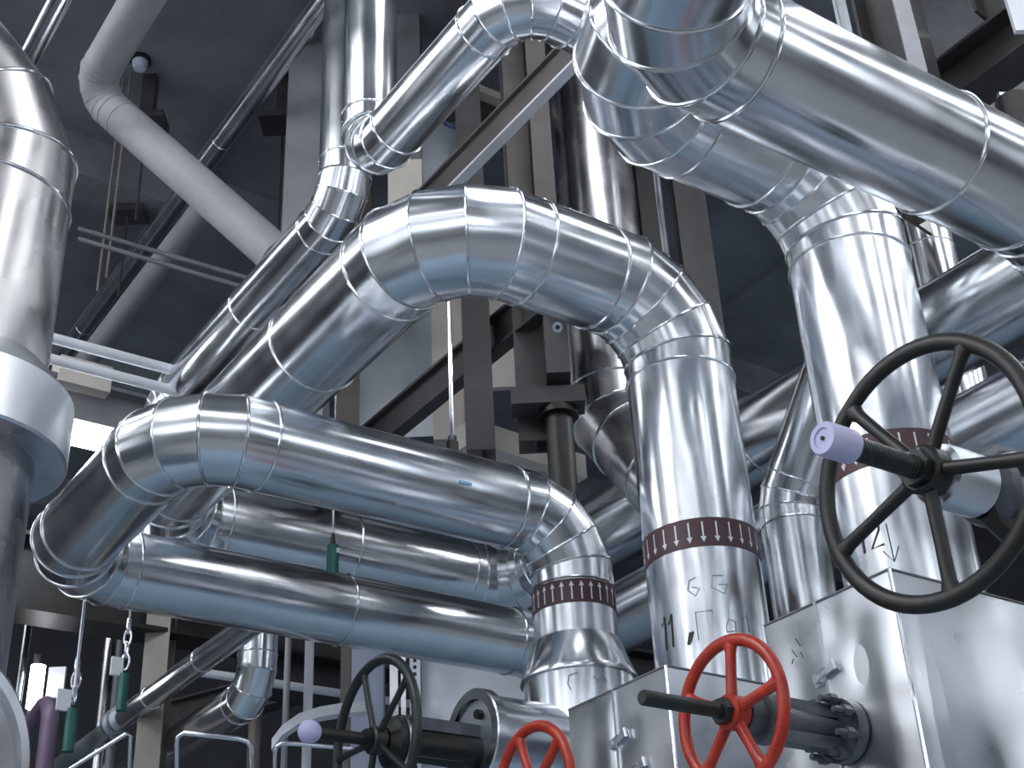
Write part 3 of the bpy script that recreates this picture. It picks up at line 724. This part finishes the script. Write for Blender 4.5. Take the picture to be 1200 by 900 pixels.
# strip lamp at left
la = pix(100, 513, d=9.0); lt = thing('strip_lamp', 'glaring white strip lamp between the wide pipe and the low loop', 'lamp', la)
MB().box(la+[-.1, 0, .09], (1.1, .22, .06)).build('housing', STEELG, lt, smooth=False)
MB().box(la+[-.1, 0, 0], (1.0, .14, .08)).build('tube_cover', glow('lamp_tube', (.9, .95, 1.0), 14), lt)
ibeam('steel_beam', 'grey beam above the glaring strip lamp at left', la+[-1.2, .4, .42], la+[2.0, .4, .42], .36, .2, .03, .02, STEELG)
slab('junction_box', 'cream box resting between the pale bars and the grey beam at left', 'box', pix(95, 445, d=9.6), (.36, .2, .2), CREAM, 0)

# ------------------------------------------------------------------ lower left clutter
column('beige steel column standing behind the slanting slim pipe', 184, 800, 9.6, .17, .19, 0, 5.3, TAN, rot=math.radians(-35))
bmz = pix(60, 690, d=9.5)
ibeam('steel_beam', 'broad dark beam under the wide pipe at lower left', bmz+[-2, 0, .05], bmz+[5.5, 0, .05], .55, .3, .03, .02, BLACK)
ibeam('steel_beam', 'dark cross beam below the lowest pipe run', pix(380, 800, d=13)+[-1, 2, 0], pix(380, 800, d=13)+[1.0, -2.4, 0], .3, .2, .02, .02, STEEL)
for k, (px_, d, r_, mt, lb_) in enumerate(((122, 10.2, .05, DULL, 'dull vertical tube left of the beige column'), (135, 10.0, .035, STEELG, 'grey vertical tube close to the beige column'),
        (20, 9.6, .03, CHROME, 'bright vertical tube near the lower left edge'), (335, 9.4, .022, GREYP, 'thin grey vertical pole below the lowest pipe run'),
        (300, 10.4, .05, TAN, 'brown vertical post behind the clad elbow at the bottom'))):
    p = pix(px_, 830, d=d); rail('vertical_tube', lb_, (p[0], p[1], 2.4), (p[0], p[1], p[2]+ (.75 if k != 3 else 1.2)), r_, mt, 'tube')
p = pix(361, 820, d=9.0); rail('vertical_tube', 'white vertical pole left of the black lower handwheel', (p[0], p[1], 2.2), (p[0], p[1], 5.4), .030, WHITEP, 'tube')
# purple bent pipe
pp = pix(62, 815, d=8.8)
arc = [pp+np.array([0, .9, -.22]), pp+np.array([0, .35, -.06])]
for i in range(7):
    q = PI/2*i/6; arc.append(pp+np.array([0, .16-.16*math.sin(q), -.0-.16+.16*math.cos(q)-.02]))
arc.append(pp+np.array([0, 0, -1.0]))
o = MB().sweep([a-pp for a in arc], .055, 16).build('bent_pipe', PURPLE); o.location = tuple(pp); tag(o, 'dark purple bent pipe at the lower left', 'pipe')
lp = pix(42, 805, d=9.6); bl = thing('bulkhead_lamp', 'small bright upright lamp at the lower left', 'lamp', lp)
MB().lathe(lp, (0, 0, 1), [(-.16, .0001), (-.15, .05), (.15, .05), (.16, .0001)], 20).build('lamp_tube', glow('small_lamp', (.95, .97, 1), 8), bl)
MB().cyl(lp+[0, .06, -4.4+.0], lp+[0, .06, .25], .025, 12).build('lamp_post', STEEL, bl)
slab('wall_panel', 'white triangular sheet hanging at the lower left', 'panel', pix(66, 800, d=9.8), (.12, .03, .22), WHITEP, RZ)
# U-shaped handrail hoops
def hoop(label, pxs, d, r_, mat):
    P = [pix(a, b, d=d) for a, b in pxs]; c = P[0]; o = MB().sweep([p-c for p in P], r_, 12).build('handrail_hoop', mat); o.location = tuple(c); return tag(o, label, 'rail')
hoop('bent steel handrail hoop at the bottom beside the beige column', [(207, 960), (207, 872), (209, 863), (216, 859), (280, 866), (290, 869), (294, 876), (296, 960)], 7.8, .014, CHROME)
hoop('small bent steel handrail hoop next to the white pole', [(321, 960), (322, 884), (324, 875), (331, 871), (350, 872), (420, 878)], 7.9, .013, CHROME)
hoop('slim sloping rail at the bottom left', [(60, 915), (148, 860), (153, 862), (150, 960)], 8.0, .013, CHROME)
# curved pale strip
P = [(318, 878), (330, 862), (350, 848), (375, 840), (400, 836), (428, 834)]; c = pix(*P[0], d=8.6); mb = MB(); v = []; f = []
for a, b in P:
    q = pix(a, b, d=8.6); v += [q-c, q-c+np.array([0, 0, .065]), q-c+np.array([.05, .08, .065]), q-c+np.array([.05, .08, 0])]
for i in range(len(P)-1):
    for j in range(4): f.append((i*4+j, i*4+(j+1) % 4, (i+1)*4+(j+1) % 4, (i+1)*4+j))
o = mb.add(v, f).build('curved_trim', WHITEP, None); o.location = tuple(c); tag(o, 'curved pale strip behind the lavender stem cap', 'trim')
c = pix(360, 826, d=10); rail('horizontal_bar', 'pale horizontal bar behind the white pole', c+[-1.0, 0, .12], c+[1.2, 0, .12], .03, WHITEP, 'bar')
c = pix(370, 800, d=10.6); slab('equipment_block', 'dark equipment block behind the poles at the bottom', 'equipment', c, (.9, .4, .25), STEEL, 0)
c = pix(385, 785, d=10.3); slab('fluorescent_batten', 'small white lit batten behind the black lower handwheel', 'lamp', pix(418, 812, d=10.3), (.14, .1, .12), WHITEP, .4)
# panels behind the lower handwheel
duct('pale lavender-blue panel behind the black lower handwheel', 425, 850, 9.6, .30, .12, 1.8, BLUEP, flange=False)
duct('blue-grey sheet duct below the lowest pipe run', 560, 830, 9.7, .76, .3, 1.8, GALV, flange=False)
ps = pix(487, 820, d=9.3); pt = thing('slotted_post', 'slotted steel post between the blue panels', 'post', (ps[0], ps[1], ps[2]-.7))
MB().box(ps, (.07, .07, 1.5), Rc).build('channel', GALV, pt, smooth=False)
for k in range(30):
    MB().box(ps+Rc@np.array([.0, -.036, -.7+k*.048]), (.022, .006, .024), Rc).build('slot', BLACK, pt, smooth=False)
for k, (a, ww) in enumerate(((462, .05), (473, .03), (405, .06))):
    p = pix(a, 820, d=9.5); column(['thin steel post right of the lavender panel', 'narrow steel post beside the slotted post', 'brown-grey post left of the lavender panel'][k], a, 820, 9.4, ww*1.1, ww*1.1, 2.4, p[2]+1, DULL if k < 2 else TAN, rot=RZ)

# dark anchor plates with thin drop rods on the ceiling slab
for (a, b, ww, ln, lab) in ((332, 140, .34, 1.3, 'dark anchor plate with a drop rod right of the thin polished pipe'), (172, 140, .30, .9, 'dark anchor plate behind the elbow of the matt grey pipe'),
        (150, 248, .30, .8, 'dark anchor plate above the two thin conduits')):
    p = pix(a, b, z=ZC-.42); t = thing('ceiling_anchor', lab, 'bracket', p)
    MB().box((p[0], p[1], ZC-.45), (ww, ww*.7, .06), Rc).build('anchor_plate', STEEL, t, smooth=False)
    MB().box((p[0], p[1], ZC-.2), (.1, .1, .44), Rc).build('anchor_block', STEEL, t, smooth=False)
    MB().cyl((p[0], p[1], ZC-.47-ln), (p[0], p[1], ZC-.47), .010, 8).build('drop_rod', STEEL, t)
p = pix(540, 150, d=8.9); t = thing('blue_cable', 'short dark blue cable loop above the diagonal beam', 'cable', p)
MB().sweep([p+np.array(q) for q in ((-.14, .05, .08), (-.10, .03, .02), (-.03, 0, -.02), (.04, -.02, -.01), (.10, -.04, .0), (.16, -.08, .03))], .016, 8).build('cable_run', GREEN if 0 else paint('dark_blue_cable', (.02, .045, .14), .4), t)
